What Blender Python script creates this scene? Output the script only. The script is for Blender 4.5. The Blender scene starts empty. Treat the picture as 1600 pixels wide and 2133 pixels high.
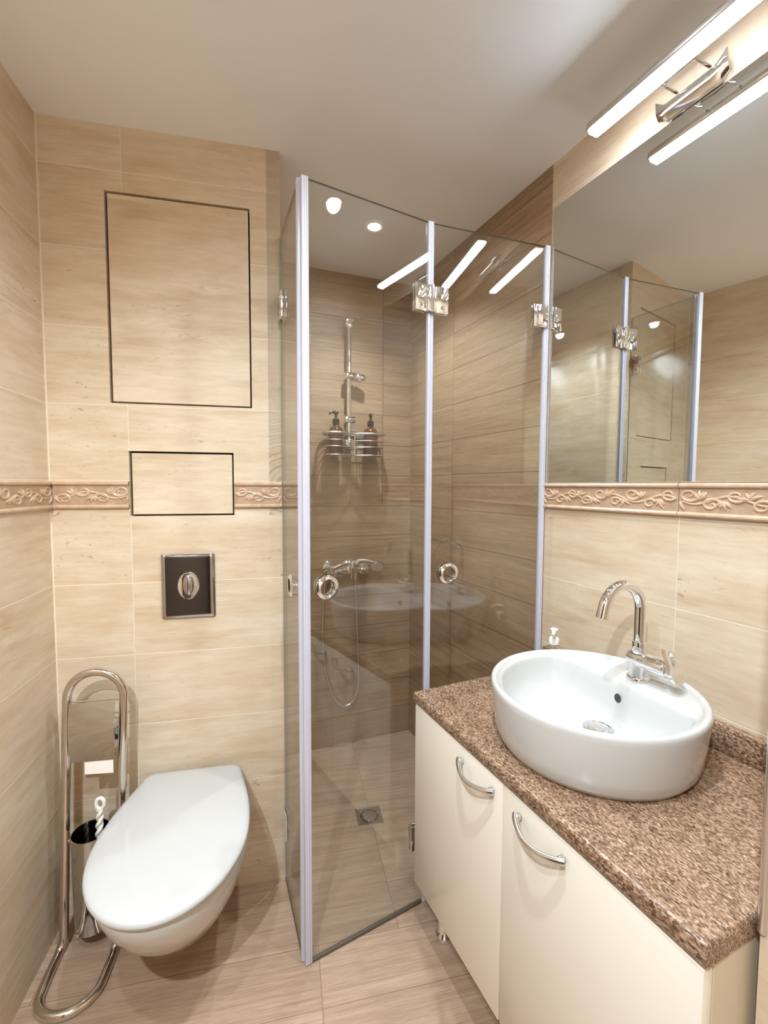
import bpy, bmesh, math, random
from mathutils import Vector, Matrix
random.seed(7)
PI = math.pi
SC = bpy.context.scene
COL = SC.collection

# ------------------------------------------------------------------ camera, world, exposure
def setup_view():
    f_px, pitch, roll, yaw = 936.1, math.radians(-3.381), math.radians(0.238), math.radians(-12.214)
    B = Matrix(((1, 0, 0), (0, 0, -1), (0, 1, 0)))
    Px = Matrix.Rotation(pitch, 3, 'X')
    Qz = Matrix.Rotation(roll, 3, 'Z')
    M = Matrix.Rotation(yaw, 3, 'Z') @ Px @ B @ Qz
    cam = bpy.data.cameras.new('camera')
    cam.sensor_fit = 'HORIZONTAL'
    cam.sensor_width = 36.0
    cam.lens = 36.0 * f_px / 1600.0
    cam.clip_start = 0.01
    ob = bpy.data.objects.new('camera', cam)
    COL.objects.link(ob)
    m = M.to_4x4()
    m.translation = Vector((0, 0, 1.22))
    ob.matrix_world = m
    SC.camera = ob
    w = bpy.data.worlds.new('world')
    SC.world = w
    w.use_nodes = True
    w.node_tree.nodes['Background'].inputs[0].default_value = (0.6, 0.6, 0.62, 1)
    w.node_tree.nodes['Background'].inputs[1].default_value = 0.0
    vs = SC.view_settings
    vs.view_transform = 'Standard'
    vs.look = 'None'
    vs.gamma = 1.0
    vs.exposure = 1.35
    vs.use_curve_mapping = False
    c = SC.cycles
    c.max_bounces = 14
    c.diffuse_bounces = 7
    c.glossy_bounces = 8
    c.transmission_bounces = 8
    c.transparent_max_bounces = 24
    c.sample_clamp_indirect = 4.0
    c.caustics_reflective = False
    c.caustics_refractive = False
    c.use_denoising = True
setup_view()
SPOT_COL = (0.82, 0.93, 1.0)
BAR_STRENGTH = 42.0    # the mirror lamp's diffuser
BAR_COL = (0.84, 0.91, 1.0)

# ------------------------------------------------------------------ frames
A_R = math.radians(12.286)     # the right wall and everything set square to it
A_S = math.radians(9.086)      # the shower's back wall
ZC = 2.163
YT = 1.364
XL = -0.62
XR = 1.02
SY = 1.985
ZT = 0.677                     # counter top
def rot2(a, x, y):
    return (x * math.cos(a) - y * math.sin(a), x * math.sin(a) + y * math.cos(a))

# ------------------------------------------------------------------ node helpers
def new_mat(name):
    m = bpy.data.materials.new(name)
    m.use_nodes = True
    nt = m.node_tree
    nt.nodes.clear()
    return m, nt
class N:
    def __init__(self, nt):
        self.nt = nt
    def node(self, t, **kw):
        n = self.nt.nodes.new(t)
        for k, v in kw.items():
            setattr(n, k, v)
        return n
    def link(self, a, b):
        self.nt.links.new(a, b)
    def math(self, op, a, b=None, c=None, clamp=False):
        n = self.node('ShaderNodeMath', operation=op, use_clamp=clamp)
        for i, v in enumerate((a, b, c)):
            if v is None:
                continue
            if isinstance(v, (int, float)):
                n.inputs[i].default_value = v
            else:
                self.link(v, n.inputs[i])
        return n.outputs[0]
    def mix(self, fac, a, b, blend='MIX'):
        n = self.node('ShaderNodeMix', data_type='RGBA', blend_type=blend)
        for i, v in ((0, fac), (6, a), (7, b)):
            if isinstance(v, (int, float)):
                n.inputs[i].default_value = v
            elif isinstance(v, tuple):
                n.inputs[i].default_value = v if len(v) == 4 else (*v, 1)
            else:
                self.link(v, n.inputs[i])
        return n.outputs[2]
    def ramp(self, fac, stops):
        n = self.node('ShaderNodeValToRGB')
        e = n.color_ramp.elements
        while len(e) < len(stops):
            e.new(0.5)
        for i, (p, c) in enumerate(stops):
            e[i].position = p
            e[i].color = (*c, 1) if len(c) == 3 else c
        self.link(fac, n.inputs[0])
        return n.outputs[0]
    def combine(self, x, y, z):
        n = self.node('ShaderNodeCombineXYZ')
        for i, v in enumerate((x, y, z)):
            if isinstance(v, (int, float)):
                n.inputs[i].default_value = v
            else:
                self.link(v, n.inputs[i])
        return n.outputs[0]
    def noise(self, vec, scale, detail=4, rough=0.55, dist=0.0):
        n = self.node('ShaderNodeTexNoise')
        n.inputs['Scale'].default_value = scale
        n.inputs['Detail'].default_value = detail
        n.inputs['Roughness'].default_value = rough
        n.inputs['Distortion'].default_value = dist
        self.link(vec, n.inputs['Vector'])
        return n.outputs[0]
    def white(self, vec):
        n = self.node('ShaderNodeTexWhiteNoise', noise_dimensions='3D')
        self.link(vec, n.inputs['Vector'])
        return n
    def bump(self, h, strength, dist=0.002):
        n = self.node('ShaderNodeBump')
        n.inputs['Strength'].default_value = strength
        n.inputs['Distance'].default_value = dist
        self.link(h, n.inputs['Height'])
        return n.outputs[0]
    def principled(self, **kw):
        n = self.node('ShaderNodeBsdfPrincipled')
        for k, v in kw.items():
            i = n.inputs[k.replace('_', ' ')]
            if isinstance(v, (int, float)):
                i.default_value = v
            elif isinstance(v, tuple):
                i.default_value = v if len(v) == 4 else (*v, 1)
            else:
                self.link(v, i)
        return n
    def out(self, sh):
        o = self.node('ShaderNodeOutputMaterial')
        self.link(sh, o.inputs[0])
def srgb(r, g, b):
    f = lambda c: (c / 255 / 12.92) if c / 255 <= 0.04045 else ((c / 255 + 0.055) / 1.055) ** 2.4
    return (f(r), f(g), f(b))
def simple(name, col, rough=0.4, metal=0.0, **kw):
    m, nt = new_mat(name)
    g = N(nt)
    p = g.principled(Base_Color=col, Roughness=rough, Metallic=metal, **kw)
    g.out(p.outputs[0])
    return m
def line_mask(g, c, off, period, half):
    """1 on the joints at off + k*period, half-width half, soft edge."""
    t = g.math('DIVIDE', g.math('SUBTRACT', c, off), period)
    d = g.math('MULTIPLY', g.math('ABSOLUTE', g.math('SUBTRACT', g.math('FRACT', g.math('ADD', t, 0.5)), 0.5)), period)
    n = g.node('ShaderNodeMapRange', interpolation_type='SMOOTHSTEP')
    n.inputs[1].default_value = half * 0.55
    n.inputs[2].default_value = half * 1.3
    n.inputs[3].default_value = 1.0
    n.inputs[4].default_value = 0.0
    g.link(d, n.inputs[0])
    return n.outputs[0], g.math('FLOOR', t)

def travertine(name, x_off, x_per=0.41, swap=False, edge=None, joints=1.0):
    m, nt = new_mat(name)
    g = N(nt)
    tc = g.node('ShaderNodeTexCoord')
    sp = g.node('ShaderNodeSeparateXYZ')
    g.link(tc.outputs['Object'], sp.inputs[0])
    X, Z = (sp.outputs[1], sp.outputs[2]) if swap else (sp.outputs[0], sp.outputs[2])
    up = g.math('GREATER_THAN', Z, 1.19)
    zz = g.math('SUBTRACT', Z, g.math('ADD', 0.129, g.math('MULTIPLY', up, 0.082)))
    mz, row = line_mask(g, zz, 0.0, 0.204, 0.0013)
    mx, colm = line_mask(g, X, x_off, x_per, 0.0011)
    grout = g.math('MULTIPLY', g.math('MAXIMUM', mz, mx), joints)
    if edge is not None:
        grout = g.math('MAXIMUM', grout, g.math('LESS_THAN', g.math('ABSOLUTE', g.math('SUBTRACT', X, edge)), 0.0022))
    rnd = g.white(g.combine(colm, row, 3.0))
    sr = g.node('ShaderNodeSeparateColor')
    g.link(rnd.outputs['Color'], sr.inputs[0])
    ox = g.math('MULTIPLY', sr.outputs[0], 9.0)
    oz = g.math('MULTIPLY', sr.outputs[1], 9.0)
    big = g.noise(g.combine(g.math('ADD', g.math('MULTIPLY', X, 2.2), ox), 0.0, g.math('ADD', g.math('MULTIPLY', Z, 13.0), oz)), 1.0, 5, 0.6, 0.6)
    cloud = g.noise(g.combine(g.math('ADD', X, ox), 5.0, g.math('ADD', g.math('MULTIPLY', Z, 2.2), oz)), 4.5, 4, 0.55, 0.4)
    fine = g.noise(g.combine(g.math('MULTIPLY', X, 9.0), ox, g.math('MULTIPLY', Z, 60.0)), 1.0, 5, 0.65, 0.3)
    streak = g.noise(g.combine(g.math('ADD', g.math('MULTIPLY', X, 5.0), oz), ox, g.math('ADD', g.math('MULTIPLY', Z, 42.0), ox)), 1.0, 6, 0.68, 1.0)
    v = g.math('ADD', g.math('MULTIPLY', big, 0.42), g.math('ADD', g.math('MULTIPLY', cloud, 0.30), g.math('MULTIPLY', streak, 0.28)))
    c1 = g.ramp(v, [(0.34, srgb(184, 157, 125)), (0.45, srgb(206, 186, 159)), (0.54, srgb(216, 200, 177)), (0.68, srgb(226, 213, 196))])
    c2 = g.mix(g.math('MULTIPLY', g.math('SUBTRACT', fine, 0.44, clamp=True), 1.5, clamp=True), c1, srgb(184, 160, 130))
    tint = g.mix(g.math('MULTIPLY', sr.outputs[2], 0.22), c2, srgb(214, 188, 162))
    pit = g.noise(g.combine(g.math('ADD', g.math('MULTIPLY', X, 34.0), ox), oz, g.math('MULTIPLY', Z, 95.0)), 1.0, 3, 0.6, 0.8)
    zone = g.noise(g.combine(g.math('MULTIPLY', X, 3.0), oz, g.math('ADD', g.math('MULTIPLY', Z, 11.0), ox)), 1.0, 2, 0.5)
    pitm = g.math('MULTIPLY', g.math('MULTIPLY', g.math('SUBTRACT', pit, 0.62, clamp=True), 9.0, clamp=True), g.math('MULTIPLY', g.math('SUBTRACT', zone, 0.47, clamp=True), 6.0, clamp=True))
    c3 = g.mix(g.math('MULTIPLY', pitm, 0.7), tint, srgb(150, 112, 74))
    colr = g.mix(g.math('MULTIPLY', grout, 0.75), c3, srgb(232, 220, 200))
    h = g.math('SUBTRACT', g.math('MULTIPLY', g.math('SUBTRACT', 1.0, pitm), 0.4), grout)
    p = g.principled(Base_Color=colr, Roughness=g.math('ADD', 0.38, g.math('MULTIPLY', fine, 0.15)), Normal=g.bump(h, 0.35, 0.0012))
    g.out(p.outputs[0])
    return m

def wood_tile(name, axis, row_axis, row_off, row_per, joints, dark, light, grout_col):
    """wood-look porcelain planks; axis = plank direction; joints = [(pos, lo, hi)] along the plank, between lo and hi across."""
    m, nt = new_mat(name)
    g = N(nt)
    tc = g.node('ShaderNodeTexCoord')
    sp = g.node('ShaderNodeSeparateXYZ')
    g.link(tc.outputs['Object'], sp.inputs[0])
    U = sp.outputs['XYZ'.index(axis)]
    V = sp.outputs['XYZ'.index(row_axis)]
    mr, row = line_mask(g, V, row_off, row_per, 0.0012)
    grout = mr
    seg = g.math('ADD', 0.0, 0.0)
    for pos, lo, hi in joints:
        d = g.math('ABSOLUTE', g.math('SUBTRACT', U, pos))
        on = g.math('MULTIPLY', g.math('LESS_THAN', d, 0.0013), g.math('MULTIPLY', g.math('GREATER_THAN', V, lo), g.math('LESS_THAN', V, hi)))
        grout = g.math('MAXIMUM', grout, on)
        seg = g.math('ADD', seg, g.math('MULTIPLY', g.math('GREATER_THAN', U, pos), g.math('MULTIPLY', g.math('GREATER_THAN', V, lo), g.math('LESS_THAN', V, hi))))
    rnd = g.white(g.combine(seg, row, 1.0))
    sr = g.node('ShaderNodeSeparateColor')
    g.link(rnd.outputs['Color'], sr.inputs[0])
    ou = g.math('MULTIPLY', sr.outputs[0], 7.0)
    ov = g.math('MULTIPLY', sr.outputs[1], 7.0)
    big = g.noise(g.combine(g.math('ADD', g.math('MULTIPLY', U, 1.6), ou), ov, g.math('MULTIPLY', V, 24.0)), 1.0, 4, 0.6, 1.2)
    grain = g.noise(g.combine(g.math('ADD', g.math('MULTIPLY', U, 5.0), ou), ov, g.math('MULTIPLY', V, 190.0)), 1.0, 5, 0.7, 0.6)
    fine = g.noise(g.combine(g.math('ADD', g.math('MULTIPLY', U, 26.0), ou), ov, g.math('MULTIPLY', V, 620.0)), 1.0, 3, 0.6)
    v = g.math('ADD', g.math('MULTIPLY', big, 0.32), g.math('ADD', g.math('MULTIPLY', grain, 0.42), g.math('MULTIPLY', fine, 0.26)))
    mid = tuple((a + b) / 2 for a, b in zip(dark, light))
    c1 = g.ramp(v, [(0.34, dark), (0.5, mid), (0.66, light)])
    c2 = g.mix(g.math('MULTIPLY', sr.outputs[2], 0.25), c1, tuple(x * 0.82 for x in dark))
    colr = g.mix(grout, c2, grout_col)
    h = g.math('SUBTRACT', g.math('MULTIPLY', grain, 0.5), g.math('MULTIPLY', grout, 1.2))
    p = g.principled(Base_Color=colr, Roughness=g.math('ADD', 0.36, g.math('MULTIPLY', grain, 0.14)), Normal=g.bump(h, 0.4, 0.0012))
    g.out(p.outputs[0])
    return m

def granite(name):
    m, nt = new_mat(name)
    g = N(nt)
    tc = g.node('ShaderNodeTexCoord')
    mp = g.node('ShaderNodeMapping')
    mp.inputs['Rotation'].default_value = (0, 0, math.radians(24))
    mp.inputs['Scale'].default_value = (1.9, 0.75, 1.4)
    g.link(tc.outputs['Object'], mp.inputs[0])
    V = mp.outputs[0]
    a = g.noise(V, 230, 5, 0.75, 0.5)
    b = g.noise(V, 26, 4, 0.6, 0.8)
    vo = g.node('ShaderNodeTexVoronoi')
    vo.inputs['Scale'].default_value = 300
    g.link(V, vo.inputs['Vector'])
    sc = g.node('ShaderNodeSeparateColor')
    g.link(vo.outputs['Color'], sc.inputs[0])
    v = g.math('ADD', g.math('MULTIPLY', a, 0.62), g.math('ADD', g.math('MULTIPLY', sc.outputs[0], 0.26), g.math('MULTIPLY', b, 0.22)))
    c = g.ramp(v, [(0.36, srgb(50, 37, 29)), (0.46, srgb(102, 78, 60)), (0.57, srgb(142, 112, 89)), (0.67, srgb(174, 146, 122)), (0.80, srgb(214, 194, 176))])
    p = g.principled(Base_Color=c, Roughness=0.24, Normal=g.bump(a, 0.08, 0.0008))
    g.out(p.outputs[0])
    return m

def pane_glass(name, tint):
    """clear pane: Fresnel reflection over straight-through transmission, both faces."""
    m, nt = new_mat(name)
    g = N(nt)
    geo = g.node('ShaderNodeNewGeometry')
    ior = g.math('ADD', 1.8, g.math('MULTIPLY', geo.outputs['Backfacing'], 1 / 1.8 - 1.8))
    fr = g.node('ShaderNodeFresnel')
    g.link(ior, fr.inputs[0])
    tr = g.node('ShaderNodeBsdfTransparent')
    tr.inputs[0].default_value = (*tint, 1)
    gl = g.node('ShaderNodeBsdfGlossy')
    gl.inputs['Roughness'].default_value = 0.0
    mx = g.node('ShaderNodeMixShader')
    g.link(fr.outputs[0], mx.inputs[0])
    g.link(tr.outputs[0], mx.inputs[1])
    g.link(gl.outputs[0], mx.inputs[2])
    g.out(mx.outputs[0])
    return m
def emission(name, col, strength):
    m, nt = new_mat(name)
    g = N(nt)
    e = g.node('ShaderNodeEmission')
    e.inputs[0].default_value = (*col, 1)
    e.inputs[1].default_value = strength
    g.out(e.outputs[0])
    return m
def seal_plastic(name):
    m, nt = new_mat(name)
    g = N(nt)
    p = g.principled(Base_Color=(0.70, 0.70, 0.80), Roughness=0.22)
    tr = g.node('ShaderNodeBsdfTransparent')
    tr.inputs[0].default_value = (0.93, 0.93, 0.98, 1)
    mx = g.node('ShaderNodeMixShader')
    mx.inputs[0].default_value = 0.72
    g.link(tr.outputs[0], mx.inputs[1])
    g.link(p.outputs[0], mx.inputs[2])
    g.out(mx.outputs[0])
    return m
def border_mat(name, a, b):
    m, nt = new_mat(name)
    g = N(nt)
    tc = g.node('ShaderNodeTexCoord')
    n = g.noise(tc.outputs['Object'], 38, 4, 0.6, 0.5)
    c = g.ramp(n, [(0.35, a), (0.65, b)])
    p = g.principled(Base_Color=c, Roughness=0.3)
    g.out(p.outputs[0])
    return m

M = {}
M['trav_back'] = travertine('travertine_back', -0.423, edge=XL + 0.001)
M['trav_left'] = travertine('travertine_left', 0.954, swap=True, edge=YT - 0.001)
M['trav_right'] = travertine('travertine_right', 0.64, swap=True)
M['trav_return'] = travertine('travertine_return', 1.39, swap=True)
M['trav_front'] = travertine('travertine_front', 0.1)
M['trav_panel'] = travertine('travertine_panel', 7.0, 30.0, joints=0.0)
_d, _l, _g = srgb(122, 97, 72), srgb(186, 156, 124), srgb(96, 74, 55)
M['wood_back'] = wood_tile('wood_tile_shower_back', 'X', 'Z', 0.135, 0.1413, [(0.766, 1.122, 3)], _d, _l, _g)
M['wood_right'] = wood_tile('wood_tile_shower_right', 'Y', 'Z', 0.135, 0.1413, [(1.566, -1, 3)], _d, _l, _g)
M['wood_floor'] = wood_tile('wood_tile_floor', 'X', 'Y', 0.986, 0.149, [(0.072, 0.5, 1.135), (-0.83, 0.5, 1.135), (0.292, 1.135, 3), (-0.6, 1.135, 3)],
                            srgb(146, 117, 94), srgb(212, 184, 160), srgb(152, 124, 102))
M['ceiling'] = simple('ceiling_paint', srgb(240, 243, 248), 0.8)
M['chrome'] = simple('chrome', (0.86, 0.86, 0.87), 0.04, 1.0)
M['steel'] = simple('brushed_steel', (0.72, 0.71, 0.69), 0.22, 1.0)
M['stand_steel'] = simple('polished_steel', (0.70, 0.65, 0.60), 0.10, 1.0)
M['plate_steel'] = simple('polished_steel_sheet', (0.58, 0.57, 0.55), 0.08, 1.0)  # base darkened to stand in for the darker surroundings the cover plate reflects
M['dark_reflection_chrome'] = simple('dark_reflection_chrome', (0.50, 0.48, 0.50), 0.03, 1.0)  # chrome with its reflection of a dark room put into the colour
M['ceramic'] = simple('ceramic', srgb(196, 196, 195), 0.07, 0.0, Coat_Weight=0.4, Coat_Roughness=0.03)
M['lid'] = simple('toilet_plastic', srgb(194, 194, 194), 0.10)
M['cream'] = simple('cream_lacquer', srgb(232, 224, 211), 0.22)
M['cream_edge'] = simple('cream_edge', srgb(216, 204, 184), 0.35)
M['granite'] = granite('granite')
M['glass'] = pane_glass('shower_glass', (0.962, 0.972, 0.962))
M['clear'] = pane_glass('clear_plastic', (0.95, 0.95, 0.94))
M['seal'] = seal_plastic('seal_plastic')
M['glass_edge'] = simple('glass_edge', srgb(104, 112, 100), 0.12)
M['mirror'] = simple('mirror_silver', (0.83, 0.85, 0.83), 0.0, 1.0)
M['black'] = simple('black_plastic', (0.015, 0.015, 0.016), 0.28)
M['gap'] = simple('dark_gap', (0.03, 0.022, 0.016), 0.8)
M['amber'] = simple('amber_bottle', (0.085, 0.028, 0.010), 0.06, 0.0, Coat_Weight=0.5)
M['label'] = simple('bottle_label', (0.16, 0.07, 0.03), 0.35)
M['white_plastic'] = simple('white_plastic', srgb(238, 236, 230), 0.28)
M['paper'] = simple('tissue', srgb(236, 230, 224), 0.9)
M['card'] = simple('card_core', srgb(120, 92, 70), 0.9)
M['wire'] = simple('caddy_wire', (0.72, 0.71, 0.70), 0.25, 1.0)
M['hole'] = simple('overflow_hole', (0.05, 0.045, 0.045), 0.4)
M['door'] = simple('dark_door', srgb(44, 32, 30), 0.35)
M['door_frame'] = simple('door_frame', srgb(64, 47, 40), 0.35)
M['rail_dark'] = simple('threshold_seal', srgb(92, 82, 72), 0.4)
M['plaster'] = simple('plaster_edge', srgb(196, 172, 138), 0.6)
M['border_ground'] = border_mat('border_ground', srgb(170, 142, 117), srgb(186, 160, 136))
M['border_relief'] = border_mat('border_relief', srgb(192, 159, 132), srgb(208, 178, 152))
M['led'] = emission('led_diffuser', BAR_COL, BAR_STRENGTH)
M['led_spot'] = emission('spot_lens', (1.0, 0.86, 0.70), 60.0)

# ------------------------------------------------------------------ mesh helpers
def box(bm, x0, x1, y0, y1, z0, z1, bev=0.0, seg=2):
    vs = [bm.verts.new((x, y, z)) for z in (z0, z1) for y in (y0, y1) for x in (x0, x1)]
    fs = [(0, 2, 3, 1), (4, 5, 7, 6), (0, 1, 5, 4), (2, 6, 7, 3), (0, 4, 6, 2), (1, 3, 7, 5)]
    faces = [bm.faces.new([vs[i] for i in f]) for f in fs]
    if bev > 0:
        edges = list({e for fc in faces for e in fc.edges})
        bmesh.ops.bevel(bm, geom=edges, offset=bev, segments=seg, profile=0.5, affect='EDGES')
    return vs
def prism(bm, poly, z0, z1, bev=0.0, seg=2):
    lo = [bm.verts.new((x, y, z0)) for x, y in poly]
    hi = [bm.verts.new((x, y, z1)) for x, y in poly]
    n = len(poly)
    area = sum(poly[i][0] * poly[(i + 1) % n][1] - poly[(i + 1) % n][0] * poly[i][1] for i in range(n))
    if area < 0:
        lo.reverse(); hi.reverse()
    fs = [bm.faces.new(list(reversed(lo))), bm.faces.new(hi)]
    for i in range(n):
        fs.append(bm.faces.new((lo[i], lo[(i + 1) % n], hi[(i + 1) % n], hi[i])))
    if bev > 0:
        edges = list({e for e in fs[0].edges} | {e for e in fs[1].edges})
        bmesh.ops.bevel(bm, geom=edges, offset=bev, segments=seg, profile=0.5, affect='EDGES')
def rings(bm, loops, cap0=True, cap1=True, closed=True):
    L = [[bm.verts.new(p) for p in lp] for lp in loops]
    n = len(L[0])
    for a, b in zip(L, L[1:]):
        for i in range(n if closed else n - 1):
            j = (i + 1) % n
            bm.faces.new((a[i], a[j], b[j], b[i]))
    if cap0:
        bm.faces.new(list(reversed(L[0])))
    if cap1:
        bm.faces.new(L[-1])
    return L
def lathe(bm, prof, c=(0, 0, 0), axis=(0, 0, 1), n=40, cap0=True, cap1=True):
    ax = Vector(axis).normalized()
    t = Vector((1, 0, 0)) if abs(ax.x) < 0.9 else Vector((0, 1, 0))
    u = (t - ax * t.dot(ax)).normalized()
    v = ax.cross(u)
    c = Vector(c)
    loops = []
    for r, h in prof:
        r = max(r, 1e-5)
        loops.append([c + ax * h + (u * math.cos(2 * PI * i / n) + v * math.sin(2 * PI * i / n)) * r for i in range(n)])
    rings(bm, loops, cap0, cap1)
def cyl(bm, a, b, r, n=24, r2=None, bev=0.0):
    a, b = Vector(a), Vector(b)
    L = (b - a).length
    r2 = r if r2 is None else r2
    if bev > 0:
        pr = [(r - bev, 0), (r - bev * 0.3, bev * 0.3), (r, bev), (r2, L - bev), (r2 - bev * 0.3, L - bev * 0.3), (r2 - bev, L)]
    else:
        pr = [(r, 0), (r2, L)]
    lathe(bm, pr, a, (b - a), n)
def smooth_path(pts, sub=6, closed=False):
    P = [Vector(p) for p in pts]
    n = len(P)
    out = []
    for i in range(n if closed else n - 1):
        p0 = P[(i - 1) % n] if closed or i > 0 else P[0] * 2 - P[1]
        p1, p2 = P[i], P[(i + 1) % n]
        p3 = P[(i + 2) % n] if closed or i + 2 < n else P[-1] * 2 - P[-2]
        for k in range(sub):
            t = k / sub
            out.append(0.5 * ((2 * p1) + (p2 - p0) * t + (2 * p0 - 5 * p1 + 4 * p2 - p3) * t * t + (3 * p1 - p0 - 3 * p2 + p3) * t ** 3))
    if not closed:
        out.append(P[-1])
    return out
def tube(bm, pts, r, n=12, closed=False, flat=1.0, up=None, cap=True):
    """sweep of a circle (radius r or list) along pts; flat squashes it along up."""
    P = [Vector(p) for p in pts]
    m = len(P)
    rr = r if isinstance(r, (list, tuple)) else [r] * m
    T = []
    for i in range(m):
        a = P[(i - 1) % m] if closed or i > 0 else P[0]
        b = P[(i + 1) % m] if closed or i < m - 1 else P[-1]
        T.append((b - a).normalized())
    u = Vector(up) if up else (Vector((0, 0, 1)) if abs(T[0].z) < 0.9 else Vector((1, 0, 0)))
    loops = []
    for i in range(m):
        if up:
            u = Vector(up)
        u = (u - T[i] * u.dot(T[i])).normalized()
        v = T[i].cross(u)
        loops.append([P[i] + (u * math.cos(2 * PI * k / n) * flat + v * math.sin(2 * PI * k / n)) * rr[i] for k in range(n)])
    if closed:
        L = rings(bm, loops, False, False)
        a, b = L[-1], L[0]
        best = min(range(n), key=lambda s: sum((a[i].co - b[(i + s) % n].co).length for i in range(n)))
        for i in range(n):
            j = (i + 1) % n
            bm.faces.new((a[i], a[j], b[(j + best) % n], b[(i + best) % n]))
    else:
        rings(bm, loops, cap, cap)
def sphere(bm, c, r, sx=1, sy=1, sz=1, n=20):
    res = bmesh.ops.create_uvsphere(bm, u_segments=n, v_segments=n // 2, radius=r)
    for v in res['verts']:
        v.co = Vector((v.co.x * sx + c[0], v.co.y * sy + c[1], v.co.z * sz + c[2]))
def arc(c, r, a0, a1, n, fx=(1, 0, 0), fy=(0, 0, 1)):
    c, fx, fy = Vector(c), Vector(fx), Vector(fy)
    return [c + fx * r * math.cos(a0 + (a1 - a0) * i / n) + fy * r * math.sin(a0 + (a1 - a0) * i / n) for i in range(n + 1)]
def NB():
    return bmesh.new()
def finish(name, bm, mat, parent=None, sharp=35):
    bmesh.ops.recalc_face_normals(bm, faces=bm.faces)
    me = bpy.data.meshes.new(name)
    bm.to_mesh(me)
    bm.free()
    for p in me.polygons:
        p.use_smooth = True
    me.set_sharp_from_angle(angle=math.radians(sharp))
    for m in (mat if isinstance(mat, (list, tuple)) else [mat]):
        me.materials.append(m)
    o = bpy.data.objects.new(name, me)
    COL.objects.link(o)
    if parent:
        o.parent = parent
    return o
def tag(o, label, cat, group=None):
    o['label'] = label
    o['category'] = cat
    if group:
        o['group'] = group
class Thing:
    """An Empty at the thing's base; parts are given in the absolute coordinates of the frame turned by ang."""
    def __init__(self, name, label, cat, org, ang=0.0, group=None):
        self.org = Vector(org)
        e = bpy.data.objects.new(name, None)
        e.empty_display_size = 0.05
        COL.objects.link(e)
        x, y = rot2(ang, org[0], org[1])
        e.location = (x, y, org[2])
        e.rotation_euler = (0, 0, ang)
        tag(e, label, cat, group)
        self.root = e
    def part(self, name, bm, mat, parent=None, sharp=35):
        bmesh.ops.translate(bm, verts=bm.verts, vec=-self.org)
        return finish(name, bm, mat, parent or self.root, sharp)
def single(name, label, cat, bm, mat, org, ang=0.0, group=None, sharp=35):
    bmesh.ops.translate(bm, verts=bm.verts, vec=-Vector(org))
    o = finish(name, bm, mat, None, sharp)
    x, y = rot2(ang, org[0], org[1])
    o.location = (x, y, org[2])
    o.rotation_euler = (0, 0, ang)
    tag(o, label, cat, group)
    return o
def struct(name, bm, mat, ang=0.0, parent=None):
    o = finish(name, bm, mat, parent)
    if parent is None:
        o.rotation_euler = (0, 0, ang)
        o['kind'] = 'structure'
    return o

# ------------------------------------------------------------------ the room shell
def wR(x, y): return rot2(A_R, x, y)
def wS(x, y): return rot2(A_S, x, y)
Y0 = -0.75
bm = NB(); prism(bm, [(-0.67, Y0 - 0.05), (1.25, Y0 - 0.05), (1.1, 1.2), wS(1.03, 2.04), wS(0.14, 2.04), (-0.05, 1.42), (-0.67, 1.42)], -0.05, 0.0)
struct('floor', bm, M['wood_floor'])
bm = NB(); prism(bm, [(-0.67, Y0 - 0.05), (1.25, Y0 - 0.05), (1.1, 1.2), wS(1.03, 2.04), wS(0.14, 2.04), (-0.05, 1.42), (-0.67, 1.42)], ZC, ZC + 0.05)
struct('ceiling', bm, M['ceiling'])
bm = NB(); box(bm, XL - 0.05, XL, Y0, YT + 0.05, 0, ZC)
struct('wall_left', bm, M['trav_left'])
# toilet wall with two openings for the access panels
PANELS = [(-0.466, -0.096, 1.441, 1.996), (-0.424, -0.149, 1.132, 1.312)]
bm = NB()
xs = sorted({XL, -0.013} | {p[i] for p in PANELS for i in (0, 1)})
zs = sorted({0.0, ZC} | {p[i] for p in PANELS for i in (2, 3)})
for i in range(len(xs) - 1):
    for k in range(len(zs) - 1):
        cx, cz = (xs[i] + xs[i + 1]) / 2, (zs[k] + zs[k + 1]) / 2
        if any(p[0] < cx < p[1] and p[2] < cz < p[3] for p in PANELS):
            continue
        bm.faces.new([bm.verts.new(v) for v in ((xs[i], YT, zs[k]), (xs[i + 1], YT, zs[k]), (xs[i + 1], YT, zs[k + 1]), (xs[i], YT, zs[k + 1]))])
for x0, x1, z0, z1 in PANELS:
    c0 = [(x0, z0), (x1, z0), (x1, z1), (x0, z1)]
    for a, b in zip(c0, c0[1:] + c0[:1]):
        bm.faces.new([bm.verts.new(v) for v in ((a[0], YT, a[1]), (b[0], YT, b[1]), (b[0], YT + 0.022, b[1]), (a[0], YT + 0.022, a[1]))])
bmesh.ops.remove_doubles(bm, verts=bm.verts, dist=1e-5)
n0 = len(bm.faces)
for x0, x1, z0, z1 in PANELS:
    f = bm.faces.new([bm.verts.new(v) for v in ((x0, YT + 0.022, z0), (x1, YT + 0.022, z0), (x1, YT + 0.022, z1), (x0, YT + 0.022, z1))])
    f.material_index = 1
box(bm, XL, -0.02, YT + 0.024, YT + 0.05, 0, ZC)
struct('wall_back', bm, [M['trav_back'], M['gap']])
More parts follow.
